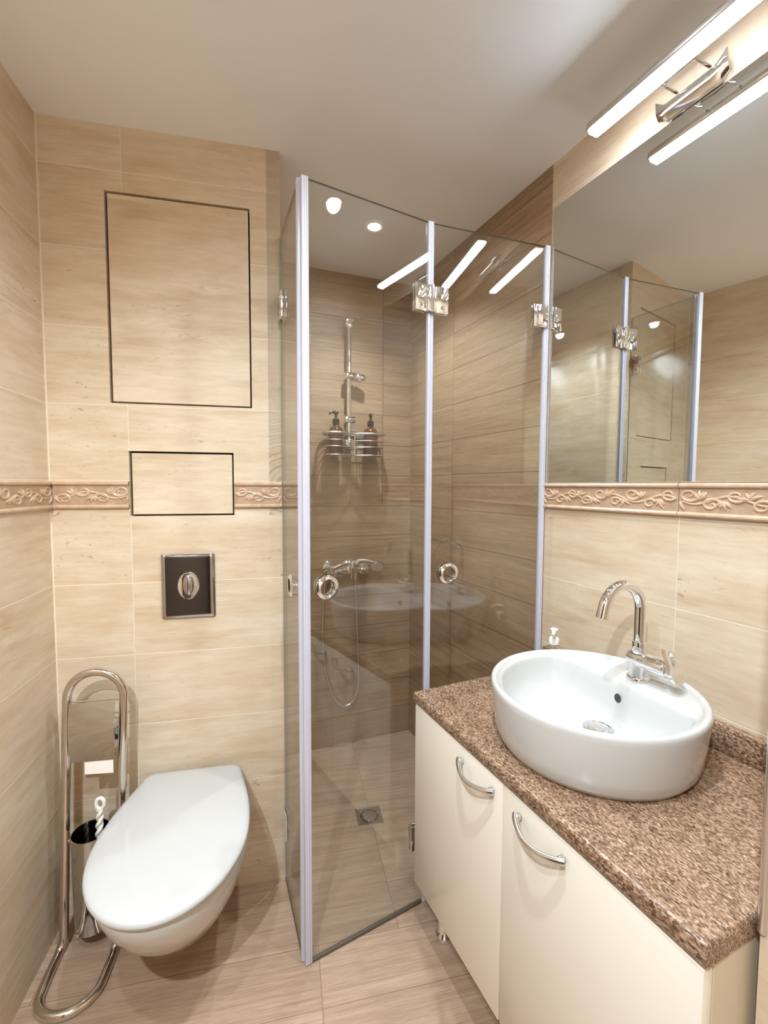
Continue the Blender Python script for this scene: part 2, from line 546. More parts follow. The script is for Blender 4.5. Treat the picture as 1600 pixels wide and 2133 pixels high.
# shower walls
c0 = (-0.013, YT)
e0 = wS(0.2026, SY + 0.03)
bm = NB(); prism(bm, [c0, e0, (e0[0] - 0.05, e0[1] - 0.008), (-0.05, YT + 0.03), (-0.05, YT)], 0, ZC)
for v in bm.verts:
    x, y = rot2(-A_S, v.co.x, v.co.y); v.co.x, v.co.y = x, y
struct('wall_shower_left', bm, M['trav_return'], A_S)
bm = NB(); box(bm, 0.15, 1.03, SY, SY + 0.05, 0, ZC)
struct('wall_shower_back', bm, M['wood_back'], A_S)
bm = NB(); box(bm, XR, XR + 0.05, 1.048, 2.0, 0, ZC)
struct('wall_shower_right', bm, M['wood_right'], A_R)
bm = NB(); box(bm, XR, XR + 0.05, 0.2, 1.048, 0, ZC)
struct('wall_right', bm, M['trav_right'], A_R)
NX, NY = 0.655, 0.2885
bm = NB(); box(bm, NX, XR, -0.95, NY, 0, ZC)
struct('wall_niche', bm, M['trav_right'], A_R)
bm = NB(); box(bm, XL - 0.05, 1.3, Y0 - 0.05, Y0, 0, ZC)
struct('wall_front', bm, M['trav_front'])
# the dark door in the left wall, beside the viewer
DA, DB = -0.66, 0.24
bm = NB(); box(bm, XL + 0.0005, XL + 0.02, DA, DB, 0.004, 2.05, 0.002)
d = struct('door_1', bm, M['door'])
bm = NB()
box(bm, XL + 0.0005, XL + 0.03, DA - 0.075, DA - 0.004, 0, 2.1, 0.003); box(bm, XL + 0.0005, XL + 0.03, DB + 0.004, DB + 0.075, 0, 2.1, 0.003); box(bm, XL + 0.0005, XL + 0.03, DA - 0.004, DB + 0.004, 2.052, 2.1, 0.003)
struct('door_frame', bm, M['door_frame'], 0, d)
bm = NB(); cyl(bm, (XL + 0.02, DB - 0.06, 1.0), (XL + 0.055, DB - 0.06, 1.0), 0.009); cyl(bm, (XL + 0.055, DB - 0.055, 1.0), (XL + 0.055, DB - 0.17, 1.0), 0.009, bev=0.003)
struct('door_handle', bm, M['steel'], 0, d)

# ------------------------------------------------------------------ relief border tiles
ZB0, ZB1 = 1.1535, 1.2285
def border(name, u0, u1, place, first=0.0, ang=0.0):
    """place(u, out, z) -> coordinates in the wall's frame; modules of 0.41 starting at first."""
    bm = NB()
    def P(u, o, z): return Vector(place(u, o, z))
    def quad_box(a, b, o0, o1, z0, z1):
        vs = [bm.verts.new(P(u, o, z)) for z in (z0, z1) for o in (o0, o1) for u in (a, b)]
        for f in ((0, 2, 3, 1), (4, 5, 7, 6), (0, 1, 5, 4), (2, 6, 7, 3), (0, 4, 6, 2), (1, 3, 7, 5)):
            bm.faces.new([vs[i] for i in f])
    joints = [first + 0.41 * k for k in range(-6, 8)]
    segs = []
    for a, b in zip(joints, joints[1:]):
        a2, b2 = max(a + 0.0008, u0), min(b - 0.0008, u1)
        if b2 - a2 > 0.004:
            segs.append((a, a2, b2))
    out = P(0, 1, 0) - P(0, 0, 0)
    for a, a2, b2 in segs:
        quad_box(a2, b2, 0, 0.005, ZB0, ZB1)
    nground = len(bm.faces)
    H = ZB1 - ZB0
    for a, a2, b2 in segs:
        for zc, r in ((ZB0 + 0.0055, 0.0055), (ZB1 - 0.006, 0.006)):
            tube(bm, [P(a2, 0.005, zc), P(b2, 0.005, zc)], r, 10)
        curves = []
        vine = [(i * 0.41 / 48, 0.5 * H + 0.009 * math.sin(2 * PI * i / 16)) for i in range(49)]
        curves.append((vine, [0.0030] * 49))
        rnd = random.Random(11)
        for q in range(9):
            s = 1 if q % 2 == 0 else -1
            uc = 0.022 + q * 0.0457
            vc = 0.5 * H + s * (0.009 + 0.003 * rnd.random())
            r0 = 0.0125 + 0.005 * rnd.random()
            sp = []
            for i in range(21):
                t = i / 20
                an = -s * PI * 0.85 + s * t * 2.3 * PI
                rr = r0 * (1 - 0.8 * t)
                sp.append((uc + rr * math.cos(an) * 1.25, vc + rr * math.sin(an) * 0.9))
            curves.append((sp, [0.0040 - 0.0018 * i / 20 for i in range(21)]))
            for w in range(4):
                a0 = -s * (0.5 + 0.55 * w) + rnd.uniform(-0.2, 0.2)
                ln = 0.016 + 0.008 * rnd.random()
                bend = rnd.uniform(-1.1, 1.1)
                lx, lz = uc + 0.020, 0.5 * H - s * 0.002
                lf = []
                for i in range(9):
                    lf.append((lx, lz))
                    an = a0 + bend * i / 8
                    lx += math.cos(an) * ln / 8 * 1.2
                    lz += math.sin(an) * ln / 8
                curves.append((lf, [0.0010 + 0.0032 * math.sin(PI * min(1, 0.12 + i / 8 * 0.88)) for i in range(9)]))
        for pts, rad in curves:
            run, rr = [], []
            for (u, z), r in zip(pts, rad):
                if a2 + 0.002 < a + u < b2 - 0.002:
                    run.append(P(a + u, 0.0048, ZB0 + min(max(z, 0.012), H - 0.013))); rr.append(r)
                else:
                    if len(run) > 3:
                        tube(bm, run, rr, 8, up=out)
                    run, rr = [], []
            if len(run) > 3:
                tube(bm, run, rr, 8, up=out)
    bm.faces.ensure_lookup_table()
    for f in bm.faces[nground:]:
        f.material_index = 1
    return struct(name, bm, [M['border_ground'], M['border_relief']], ang)
border('trim_1', DB + 0.08, YT - 0.001, lambda u, o, z: (XL + o, u, z), 0.954)
border('trim_2', XL + 0.011, PANELS[1][0] - 0.001, lambda u, o, z: (u, YT - o, z), -0.423)
border('trim_3', PANELS[1][1] + 0.001, -0.013, lambda u, o, z: (u, YT - o, z), -0.423)
border('trim_4', NY + 0.001, 1.047, lambda u, o, z: (XR - o, u, z), 0.64, A_R)
# chrome corner profile on the projecting wall beside the counter
bm = NB(); box(bm, NX - 0.0055, NX + 0.007, NY - 0.007, NY + 0.003, 0.66, ZC - 0.002, 0.004, 3)
o = struct('trim_5', bm, M['steel'], A_R)

# ------------------------------------------------------------------ lamps
def downlight(x, y, watts, label, cone=160):
    t = Thing('ceiling_spotlight', label, 'ceiling light', (x, y, ZC), 0, 'recessed ceiling spotlights')
    bm = NB(); lathe(bm, [(0.0225, -0.0005), (0.024, -0.005), (0.031, -0.006), (0.034, -0.003), (0.034, -0.0005)], (x, y, ZC), n=36, cap0=False, cap1=False)
    t.part('bezel', bm, M['white_plastic'])
    bm = NB(); lathe(bm, [(0.0225, -0.0035), (0.0, -0.0035)], (x, y, ZC), n=32, cap0=False)
    t.part('lens', bm, M['led_spot'])
    l = bpy.data.lights.new('spotlight_lamp', 'SPOT')
    l.energy = watts
    l.color = SPOT_COL
    l.spot_size = math.radians(cone)
    l.spot_blend = 0.75
    l.shadow_soft_size = 0.02
    o = bpy.data.objects.new('spotlight_lamp', l)
    COL.objects.link(o)
    o.parent = t.root
    o.location = (0, 0, -0.012)
downlight(0.320, 1.663, 18, 'lit round spotlight in the ceiling above the shower', 118)
downlight(0.406, 0.779, 10, 'lit round spotlight in the ceiling above the counter front')
downlight(-0.38, 0.15, 13, 'lit round spotlight in the ceiling near the left wall and the dark door')
downlight(0.12, 0.38, 18, 'lit round spotlight in the ceiling just above the viewer')
downlight(-0.40, -0.34, 50, 'lit round spotlight in the ceiling behind the viewer')

t = Thing('mirror_lamp', 'glowing white bar lamp on a chrome bracket above the mirror', 'lamp', (XR, 0.62, 2.05), A_R)
bm = NB(); box(bm, 0.891, 0.921, 0.452, 0.81, 2.044, 2.0565, 0.005, 3)
t.part('diffuser', bm, M['led'])
bm = NB(); box(bm, 0.888, 0.924, 0.4495, 0.8125, 2.0572, 2.070, 0.002)
for xx in (0.888, 0.9222):
    box(bm, xx, xx + 0.0018, 0.4495, 0.8125, 2.0530, 2.0575)
for yy in (0.4495, 0.8107):
    box(bm, 0.888, 0.924, yy, yy + 0.0018, 2.0530, 2.0575)
t.part('housing', bm, M['steel'])
bm = NB()
prof = [(0.0, -0.020), (0.012, -0.018), (0.021, -0.006), (0.024, 0.012), (0.019, 0.012), (0.016, -0.004), (0.009, -0.012), (0.0, -0.013)]
loops = []
for i in range(25):
    s = i / 24
    y = 0.572 + 0.146 * s
    lift = 0.018 * max(0, abs(2 * s - 1) - 0.72) / 0.28
    loops.append([(XR - 0.0005 - a, y, 2.052 + b + (lift if b > 0 else lift * 0.6)) for a, b in prof])
rings(bm, loops)
t.part('mounting_plate', bm, M['chrome'])
for y in (0.605, 0.672):
    bm = NB(); box(bm, 0.90, 1.002, y - 0.003, y + 0.003, 2.0705, 2.0745, 0.001)
    t.part('arm', bm, M['chrome'])
bm = NB(); tube(bm, smooth_path([(0.962, 0.605, 2.0725), (0.955, 0.612, 2.0725), (0.952, 0.638, 2.0725), (0.955, 0.665, 2.0725), (0.962, 0.672, 2.0725)], 5), 0.002, 8)
t.part('brace', bm, M['chrome'])

# ------------------------------------------------------------------ mirror
bm = NB(); box(bm, XR - 0.006, XR - 0.0005, NY + 0.003, 1.037, 1.2295, 2.031, 0.0012, 1)
single('mirror', 'large frameless wall mirror above the patterned border and counter', 'mirror', bm, M['mirror'], (XR, 0.66, 1.23), A_R)

# ------------------------------------------------------------------ toilet wall: access panels and flush plate
for (x0, x1, z0, z1), lab in zip(PANELS, ('large square tiled access panel set in the wall above the toilet', 'small oblong tiled access panel between the border tiles')):
    g_ = 0.0045
    bm = NB(); box(bm, x0 + g_ + 0.002, x1 - g_, YT + 0.002, YT + 0.0215, z0 + g_, z1 - g_ - 0.001, 0.0008, 1)
    single('access_panel', lab, 'access panel', bm, M['trav_panel'], (x0, YT, z0), 0, 'tiled access panels on the toilet wall')
t = Thing('flush_plate', 'shiny chrome flush plate with an oval push button on the wall', 'flush plate', (-0.276, YT, 0.932))
bm = NB()
px0, px1, pz0, pz1 = -0.348, -0.205, 0.841, 1.022
nx, nz = 36, 40
def plate_y(u, v):
    d_ = max(abs(2 * u - 1), abs(2 * v - 1) * 0.97)
    return YT - 0.0105 + 0.0006 * math.sin(PI * u) + 0.0055 * max(0.0, (d_ - 0.91) / 0.09) ** 1.6
G = [[bm.verts.new((px0 + (px1 - px0) * i / nx, plate_y(i / nx, k / nz), pz0 + (pz1 - pz0) * k / nz)) for k in range(nz + 1)] for i in range(nx + 1)]
for i in range(nx):
    for k in range(nz):
        bm.faces.new((G[i][k], G[i + 1][k], G[i + 1][k + 1], G[i][k + 1]))
edge = [G[i][0] for i in range(nx + 1)] + [G[nx][k] for k in range(1, nz + 1)] + [G[i][nz] for i in range(nx - 1, -1, -1)] + [G[0][k] for k in range(nz - 1, 0, -1)]
back = [bm.verts.new((v.co.x + (0.0008 if v.co.x < -0.276 else -0.0008), YT - 0.0004, v.co.z)) for v in edge]
for i in range(len(edge)):
    j = (i + 1) % len(edge)
    bm.faces.new((edge[i], edge[j], back[j], back[i]))
bm.faces.new(back)
t.part('plate', bm, M['dark_reflection_chrome'], sharp=50)
bm = NB(); lathe(bm, [(0.0285, 0), (0.0285, 0.004), (0.0268, 0.0062), (0.0240, 0.0066)], (0, 0, 0), (0, -1, 0), 48, True, True)
for v in bm.verts:
    v.co.z *= 1.36
    v.co += Vector((-0.2755, YT - 0.0098, 0.933))
ob = t.part('button_surround', bm, M['chrome'])
bm = NB(); sphere(bm, (0, 0, 0), 0.0215, 0.70, 0.42, 1.42, 28)
for v in bm.verts:
    v.co += Vector((-0.2745, YT - 0.0150, 0.937))
t.part('push_button', bm, M['dark_reflection_chrome'])

# ------------------------------------------------------------------ toilet
TCX = -0.2665
def egg(w, yf, yb, wb, n=64, cx=TCX):
    """closed outline: rounded front at yf, straight back of width 2*wb at yb."""
    pts = []
    ym = yf + (yb - yf) * 0.47
    for i in range(n // 2 + 1):
        a = -PI + PI * i / (n // 2)
        pts.append((cx + w * math.cos(a), ym + (ym - yf) * math.sin(a)))
    m = n // 4
    rc = min(0.030, wb * 0.45, (yb - ym) * 0.4)
    side = []
    for i in range(1, m - 4):
        q = i / (m - 5)
        yy = ym + (yb - rc - ym) * q
        qq = (yy - ym) / (yb - ym)
        side.append((wb + (w - wb) * (math.cos(qq * PI / 2) ** 1.15), yy))
    x_end = side[-1][0]
    for i in range(1, 6):
        a = PI / 2 * i / 5
        side.append((x_end - rc * (1 - math.cos(a)) * 0.95, yb - rc + rc * math.sin(a)))
    pts += [(cx + x, y) for x, y in side] + [(cx - x, y) for x, y in reversed(side)]
    return pts
def at_z(p, z): return [(x, y, z) for x, y in p]
t = Thing('toilet', 'white wall-hung toilet with its lid closed', 'toilet', (TCX, YT, 0.09))
bm = NB()
sec = [(0.082, 0.045, 1.17, 0.04), (0.090, 0.070, 1.125, 0.065), (0.115, 0.088, 1.085, 0.080), (0.15, 0.105, 1.045, 0.09), (0.20, 0.126, 0.995, 0.10), (0.25, 0.143, 0.950, 0.108),
       (0.30, 0.156, 0.914, 0.113), (0.34, 0.163, 0.892, 0.117), (0.370, 0.166, 0.882, 0.119), (0.3765, 0.164, 0.886, 0.118)]
rings(bm, [at_z(egg(w, yf, YT - 0.001, wb), z) for z, w, yf, wb in sec])
t.part('bowl', bm, M['ceramic'], sharp=60)
bm = NB()
rings(bm, [at_z(egg(w, yf, yb, wb), z) for z, w, yf, yb, wb in ((0.3775, 0.164, 0.884, 1.325, 0.112), (0.380, 0.1675, 0.876, 1.328, 0.115), (0.386, 0.1675, 0.876, 1.328, 0.115), (0.3875, 0.166, 0.879, 1.326, 0.114))])
t.part('seat', bm, M['lid'], sharp=60)
bm = NB()
lid = [(0.3885, 0.166, 0.876, 1.338, 0.120), (0.391, 0.1705, 0.868, 1.342, 0.123), (0.397, 0.171, 0.867, 1.342, 0.124), (0.402, 0.168, 0.872, 1.338, 0.121), (0.4045, 0.160, 0.884, 1.328, 0.114),
       (0.4062, 0.14, 0.915, 1.31, 0.098), (0.4072, 0.10, 0.98, 1.27, 0.07), (0.4076, 0.05, 1.06, 1.2, 0.035)]
rings(bm, [at_z(egg(w, yf, yb, wb), z) for z, w, yf, yb, wb in lid])
t.part('lid', bm, M['lid'], sharp=60)
for s in (-1, 1):
    bm = NB(); cyl(bm, (TCX + s * 0.055, 1.349, 0.3768), (TCX + s * 0.055, 1.349, 0.396), 0.011, bev=0.002)
    t.part('hinge', bm, M['chrome'])

# ------------------------------------------------------------------ toilet paper stand, roll, brush
t = Thing('toilet_paper_stand', 'tall looped steel stand holding toilet paper and brush beside the toilet', 'toilet paper stand', (-0.515, 1.19, 0))
rod = 0.0108
zt = 0.665
LB, RB = Vector((-0.582, 1.262, 0.012)), Vector((-0.449, 1.240, 0.012))
LT, RT = Vector((-0.562, 1.284, zt)), Vector((-0.428, 1.284, zt - 0.004))
cen = (LT + RT) / 2
path = []
path += [LT + (LB - LT) * s for s in (0.0, 0.2, 0.4, 0.6, 0.8, 0.93)]
pl = list(reversed(arc(cen, (RT - LT).length / 2, 0, PI, 18)))
pl = [Vector((p.x, p.y, p.z)) for p in pl]
# closed loop: front of base -> right rod up -> arch -> left rod down -> base
base = [Vector((-0.586, 1.245, 0.0095)), Vector((-0.585, 1.20, 0.0095)), Vector((-0.582, 1.155, 0.0095))]
fc = Vector((-0.516, 1.150, 0.0095))
base += [Vector((fc.x + 0.066 * math.cos(a), fc.y + 0.061 * math.sin(a), 0.0095)) for a in [PI + PI * i / 14 for i in range(1, 14)]]
base += [Vector((-0.450, 1.155, 0.0095)), Vector((-0.449, 1.19, 0.0095)), Vector((-0.449, 1.226, 0.0095))]
left = [LT + (LB - LT) * s for s in (0.12, 0.3, 0.5, 0.7, 0.9, 0.965)]
right = [RB + (RT - RB) * s for s in (0.035, 0.1, 0.3, 0.5, 0.7, 0.88)]
loop = pl[::-1] and []
loop = list(arc(cen, (RT - LT).length / 2, PI, 0, 18))[::-1]           # right -> over -> left
loop = [Vector(p) for p in loop]
loop = loop + left + base + right
bm = NB(); tube(bm, smooth_path(loop, 3, True), rod, 14, True)
t.part('frame', bm, M['stand_steel'], sharp=80)
bm = NB(); cyl(bm, (-0.562, 1.281, 0.655), (-0.428, 1.281, 0.652), 0.0018, 10)
t.part('cross_wire', bm, M['stand_steel'])
bm = NB()
top, bot = [], []
rows_ = 14
gr = []
for k in range(rows_ + 1):
    s = k / rows_
    z = 0.655 - 0.150 * s
    y = 1.279 - 0.022 * math.sin(PI * (0.15 + 0.72 * s)) - 0.012 * s
    gr.append([(-0.552 + 0.004 * s, y, z), (-0.445 + 0.002 * s, y, z - 0.003)])
a_ = [[bm.verts.new(p) for p in r] for r in gr]
b_ = [[bm.verts.new((p[0], p[1] + 0.0012, p[2])) for p in r] for r in gr]
for k in range(rows_):
    bm.faces.new((a_[k][0], a_[k][1], a_[k + 1][1], a_[k + 1][0]))
    bm.faces.new((b_[k][1], b_[k][0], b_[k + 1][0], b_[k + 1][1]))
    bm.faces.new((a_[k][0], a_[k + 1][0], b_[k + 1][0], b_[k][0]))
    bm.faces.new((a_[k + 1][1], a_[k][1], b_[k][1], b_[k + 1][1]))
bm.faces.new((a_[0][1], a_[0][0], b_[0][0], b_[0][1])); bm.faces.new((a_[-1][0], a_[-1][1], b_[-1][1], b_[-1][0]))
t.part('cover_plate', bm, M['plate_steel'])
bm = NB(); cyl(bm, (-0.56, 1.298, 0.562), (-0.431, 1.288, 0.562), 0.0055, 16); cyl(bm, (-0.452, 1.29, 0.562), (-0.433, 1.288, 0.562), 0.0095, 20, bev=0.002)
t.part('roll_rod', bm, M['stand_steel'])
bc = Vector((-0.511, 1.266, 0))
bm = NB(); lathe(bm, [(0.0405, 0.055), (0.0425, 0.057), (0.0445, 0.303), (0.0457, 0.307), (0.0457, 0.311), (0.0430, 0.311), (0.0420, 0.303), (0.040, 0.062), (0.0, 0.060)], bc, n=48, cap1=False)
t.part('brush_cup', bm, M['plate_steel'], sharp=40)
for xa, xb, yb in ((bc.x - 0.044, -0.566, 1.270), (bc.x + 0.044, -0.445, 1.258)):
    bm = NB(); cyl(bm, (xa, bc.y, 0.29), (xb, yb, 0.29), 0.0045, 12)
    t.part('cup_bracket', bm, M['stand_steel'])
t = Thing('toilet_paper_roll', 'small roll of white toilet paper behind the steel cover plate', 'toilet paper', (-0.498, 1.296, 0.56))
bm = NB(); lathe(bm, [(0.017, 0), (0.036, 0), (0.036, 0.096), (0.017, 0.096), (0.017, 0)], (-0.549, 1.300, 0.551), (1, 0, 0), 40, False, False)
t.part('paper', bm, M['paper'])
bm = NB(); lathe(bm, [(0.0155, -0.001), (0.0168, -0.001), (0.0168, 0.097), (0.0155, 0.097), (0.0155, -0.001)], (-0.549, 1.300, 0.551), (1, 0, 0), 32, False, False)
t.part('core', bm, M['card'])
bm = NB()
sh = [(1.2625, 0.552), (1.2615, 0.53), (1.2600, 0.505), (1.2590, 0.482), (1.2585, 0.466)]
A1 = [[bm.verts.new((x, y, z + (0.004 if x < -0.5 and k == 4 else 0))) for x in (-0.517, -0.450)] for k, (y, z) in enumerate(sh)]
B1 = [[bm.verts.new((v.co.x, v.co.y + 0.0006, v.co.z)) for v in r] for r in A1]
for k in range(4):
    bm.faces.new((A1[k][0], A1[k][1], A1[k + 1][1], A1[k + 1][0])); bm.faces.new((B1[k][1], B1[k][0], B1[k + 1][0], B1[k + 1][1]))
    bm.faces.new((A1[k][0], A1[k + 1][0], B1[k + 1][0], B1[k][0])); bm.faces.new((A1[k + 1][1], A1[k][1], B1[k][1], B1[k + 1][1]))
t.part('hanging_sheet', bm, M['paper'])
t = Thing('toilet_brush', 'toilet brush with a white twisted handle standing in the steel cup', 'toilet brush', (-0.50, 1.262, 0.062))
hp = Vector((-0.484, 1.258, 0.372)); lo = Vector((-0.500, 1.266, 0.16))
bm = NB()
for k in range(2):
    pts = []
    for i in range(61):
        s = i / 60
        p = lo + (hp - lo) * s
        an = s * 9 * 2 * PI * 0.5 + k * PI
        pts.append(p + Vector((math.cos(an) * 0.0042, math.sin(an) * 0.0042, 0)))
    tube(bm, pts, 0.0055, 8)
ring_c = hp + Vector((0.001, -0.001, 0.016))
tube(bm, [ring_c + Vector((math.cos(a) * 0.0095, 0, math.sin(a) * 0.0145)) for a in [2 * PI * i / 24 for i in range(24)]], 0.0048, 10, True)
t.part('handle', bm, M['white_plastic'], sharp=80)
bm = NB(); lathe(bm, [(0.0, 0.0), (0.022, 0.006), (0.026, 0.03), (0.026, 0.06), (0.02, 0.085), (0.006, 0.095)], (-0.487, 1.267, 0.0635), n=24)
for v in bm.verts: v.co.x -= 0.017
t.part('bristle_head', bm, M['white_plastic'])

# ------------------------------------------------------------------ shower screen: three glass panels
PW, P1, P2, P3 = (-0.011, YT - 0.002), (0.036, 1.090), (0.385, 1.200), wR(XR - 0.004, 1.05)
def pane(bm, L, z0, z1, holes, th=0.006, x0=0.0):
    vs = [bm.verts.new(p) for p in ((x0, -th / 2, z0), (L, -th / 2, z0), (L, -th / 2, z1), (x0, -th / 2, z1))]
    edges = [bm.edges.new((vs[i], vs[(i + 1) % 4])) for i in range(4)]
    for hx, hz, hr in holes:
        c = [bm.verts.new((hx + hr * math.cos(2 * PI * i / 40), -th / 2, hz + hr * math.sin(2 * PI * i / 40))) for i in range(40)]
        edges += [bm.edges.new((c[i], c[(i + 1) % 40])) for i in range(40)]
    bmesh.ops.triangle_fill(bm, use_beauty=True, use_dissolve=False, edges=edges)
    r = bmesh.ops.extrude_face_region(bm, geom=list(bm.faces))
    bmesh.ops.translate(bm, verts=[v for v in r['geom'] if isinstance(v, bmesh.types.BMVert)], vec=(0, th, 0))
    bm.normal_update()
    for f in bm.faces:
        if abs(f.normal.y) < 0.5:
            f.material_index = 1
def seal_strip(bm, x, side, z0, z1, w=0.013, d=0.013):
    """ribbed profile clipped on a pane edge: x = pane edge, side = +1 if the strip lies towards +x."""
    poly = []
    k = 16
    for i in range(k + 1):
        s = i / k
        poly.append((x + side * (-0.003 + (w + 0.003) * s), -d / 2 * (0.62 + 0.38 * abs(math.sin(s * PI * 3)))))
    for i in range(k, -1, -1):
        s = i / k
        poly.append((x + side * (-0.003 + (w + 0.003) * s), d / 2 * (0.62 + 0.38 * abs(math.sin(s * PI * 3)))))
    prism(bm, poly, z0, z1)
def ring_handle(bm, x, z, r=0.030, ri=0.0195):
    for s in (-1, 1):
        prof = [(ri, 0.0032), (ri, 0.013), (ri + 0.0015, 0.0145), (r - 0.006, 0.0135), (r, 0.009), (r, 0.0032), (ri, 0.0032)]
        lathe(bm, prof, (x, 0, z), (0, s, 0), 48, False, False)
    lathe(bm, [(ri - 0.0004, -0.0045), (ri + 0.0012, -0.0045), (ri + 0.0012, 0.0045), (ri - 0.0004, 0.0045), (ri - 0.0004, -0.0045)], (x, 0, z), (0, 1, 0), 48, False, False)
def hinge_plate(bm, x0, x1, z0, z1, screws):
    for s in (-1, 1):
        a, b = sorted((s * 0.0032, s * 0.0085))
        box(bm, x0, x1, a, b, z0, z1, 0.002, 2)
        for sx, sz in screws:
            lathe(bm, [(0.0052, 0), (0.0052, 0.0008), (0.0040, 0.0018), (0.0025, 0.0018), (0.0022, 0.0006)], (sx, s * 0.0085, sz), (0, s, 0), 16)
ZG0, ZG1 = 0.009, 1.926
def panel_thing(a, b, label, name='shower_screen_panel'):
    dx, dy = b[0] - a[0], b[1] - a[1]
    L, ang = math.hypot(dx, dy), math.atan2(dy, dx)
    ox, oy = rot2(-ang, a[0], a[1])
    t = Thing(name, label, 'shower screen', (ox, oy, 0.0), ang, 'glass panels of the shower screen')
    t.org = Vector((0, 0, 0))
    return t, L
# left panel, from the toilet wall to the corner post
t, L = panel_thing(PW, P1, 'clear glass panel hinged to the tiled wall beside the toilet')
bm = NB(); pane(bm, L - 0.020, ZG0, ZG1, [(0.165, 0.956, 0.0185)], x0=0.004); gl = t.part('glass', bm, [M['glass'], M['glass_edge']])
bm = NB(); seal_strip(bm, L - 0.020, 1, 0.004, ZG1 + 0.002, 0.0120, 0.014); t.part('seal_strip', bm, M['seal'])
bm = NB(); ring_handle(bm, 0.165, 0.956); t.part('ring_handle', bm, M['chrome'])
for z0, z1 in ((1.690, 1.764), (0.155, 0.235)):
    bm = NB(); hinge_plate(bm, 0.006, 0.046, z0, z1, [(0.034, z0 + 0.016), (0.034, z1 - 0.016)])
    box(bm, 0.001, 0.010, -0.008, 0.008, z0 + 0.004, z1 - 0.004, 0.002)
    t.part('hinge', bm, M['chrome'])
bm = NB(); box(bm, 0.006, L - 0.02, -0.0042, 0.0042, 0.001, 0.0098, 0.001); t.part('bottom_seal', bm, M['rail_dark'])
# door leaf next to the corner post
t, L = panel_thing(P1, P2, 'clear glass door leaf facing the viewer, left of the fold', 'shower_door_leaf')
bm = NB(); pane(bm, L - 0.006, ZG0, ZG1, [(0.061, 0.968, 0.0185)], x0=0.015); t.part('glass', bm, [M['glass'], M['glass_edge']])
bm = NB(); seal_strip(bm, 0.015, -1, 0.004, ZG1 + 0.002, 0.0145, 0.014); t.part('seal_strip', bm, M['seal'])
bm = NB(); seal_strip(bm, L - 0.006, 1, 0.004, ZG1 + 0.002, 0.0055, 0.012); t.part('fold_seal', bm, M['seal'])
bm = NB(); ring_handle(bm, 0.061, 0.968); t.part('ring_handle', bm, M['chrome'])
for z0, z1 in ((1.688, 1.760), (0.176, 0.248)):
    bm = NB(); hinge_plate(bm, L - 0.052, L - 0.010, z0, z1, [(L - 0.034, z0 + 0.016), (L - 0.034, z1 - 0.016)])
    for s in (-1, 1):
        cyl(bm, (L + 0.0, -0.0115, z0), (L + 0.0, -0.0115, z1), 0.0055, 16)
        break
    box(bm, L - 0.014, L - 0.002, -0.0135, -0.0065, z0 + 0.002, z1 - 0.002, 0.0015)
    t.part('hinge', bm, M['chrome'])
bm = NB(); box(bm, 0.012, L - 0.012, -0.0042, 0.0042, 0.001, 0.0098, 0.001); t.part('bottom_seal', bm, M['rail_dark'])
# door leaf hinged to the right wall
t, L = panel_thing(P2, P3, 'clear glass door leaf right of the fold, behind the counter', 'shower_door_leaf')
bm = NB(); pane(bm, L - 0.014, ZG0, ZG1, [(0.063, 0.971, 0.0185)], x0=0.006); t.part('glass', bm, [M['glass'], M['glass_edge']])
bm = NB(); seal_strip(bm, 0.006, -1, 0.004, ZG1 + 0.002, 0.0055, 0.012); t.part('fold_seal', bm, M['seal'])
bm = NB(); seal_strip(bm, L - 0.014, 1, 0.004, ZG1 + 0.002, 0.0135, 0.014); t.part('seal_strip', bm, M['seal'])
bm = NB(); ring_handle(bm, 0.063, 0.971); t.part('ring_handle', bm, M['chrome'])
for z0, z1 in ((1.688, 1.760), (0.176, 0.248)):
    bm = NB(); hinge_plate(bm, 0.010, 0.052, z0, z1, [(0.034, z0 + 0.016), (0.034, z1 - 0.016)])
    box(bm, 0.006, 0.014, -0.0125, -0.0065, z0 + 0.002, z1 - 0.002, 0.0015)
    t.part('hinge', bm, M['chrome'])
for z0, z1 in ((1.690, 1.755), (0.170, 0.235)):
    bm = NB(); hinge_plate(bm, L - 0.056, L - 0.008, z0, z1, [])
    box(bm, L - 0.046, L - 0.012, -0.016, -0.0085, z0 + 0.002, z1 - 0.002, 0.003)
    t.part('wall_hinge', bm, M['chrome'])
bm = NB(); box(bm, 0.012, L - 0.016, -0.0042, 0.0042, 0.001, 0.0098, 0.001); t.part('bottom_seal', bm, M['rail_dark'])

# ------------------------------------------------------------------ shower fittings (frame of the shower's back wall)
RX = 0.588
t = Thing('shower_rail', 'vertical chrome slide rail with an empty handset holder on the shower wall', 'shower rail', (RX, SY, 1.41), A_S)
bm = NB(); cyl(bm, (RX, SY - 0.042, 1.400), (RX, SY - 0.042, 1.935), 0.0105, 24)
t.part('bar', bm, M['chrome'])
for z in (1.93, 1.408):
    bm = NB(); cyl(bm, (RX, SY - 0.001, z), (RX, SY - 0.060, z), 0.0205, 32, 0.0205, 0.003)
    t.part('end_cap', bm, M['chrome'])
bm = NB(); cyl(bm, (RX - 0.022, SY - 0.045, 1.702), (RX + 0.030, SY - 0.047, 1.702), 0.0175, 28, bev=0.003); cyl(bm, (RX + 0.031, SY - 0.047, 1.702), (RX + 0.072, SY - 0.054, 1.695), 0.0185, 28, 0.015, 0.003)
t.part('slider', bm, M['chrome'])
bm = NB(); cyl(bm, (RX - 0.02, SY - 0.043, 1.512), (RX + 0.026, SY - 0.043, 1.512), 0.0165, 28, bev=0.003); cyl(bm, (RX + 0.026, SY - 0.043, 1.512), (RX + 0.031, SY - 0.043, 1.512), 0.007, 16)
t.part('rail_bracket', bm, M['chrome'])

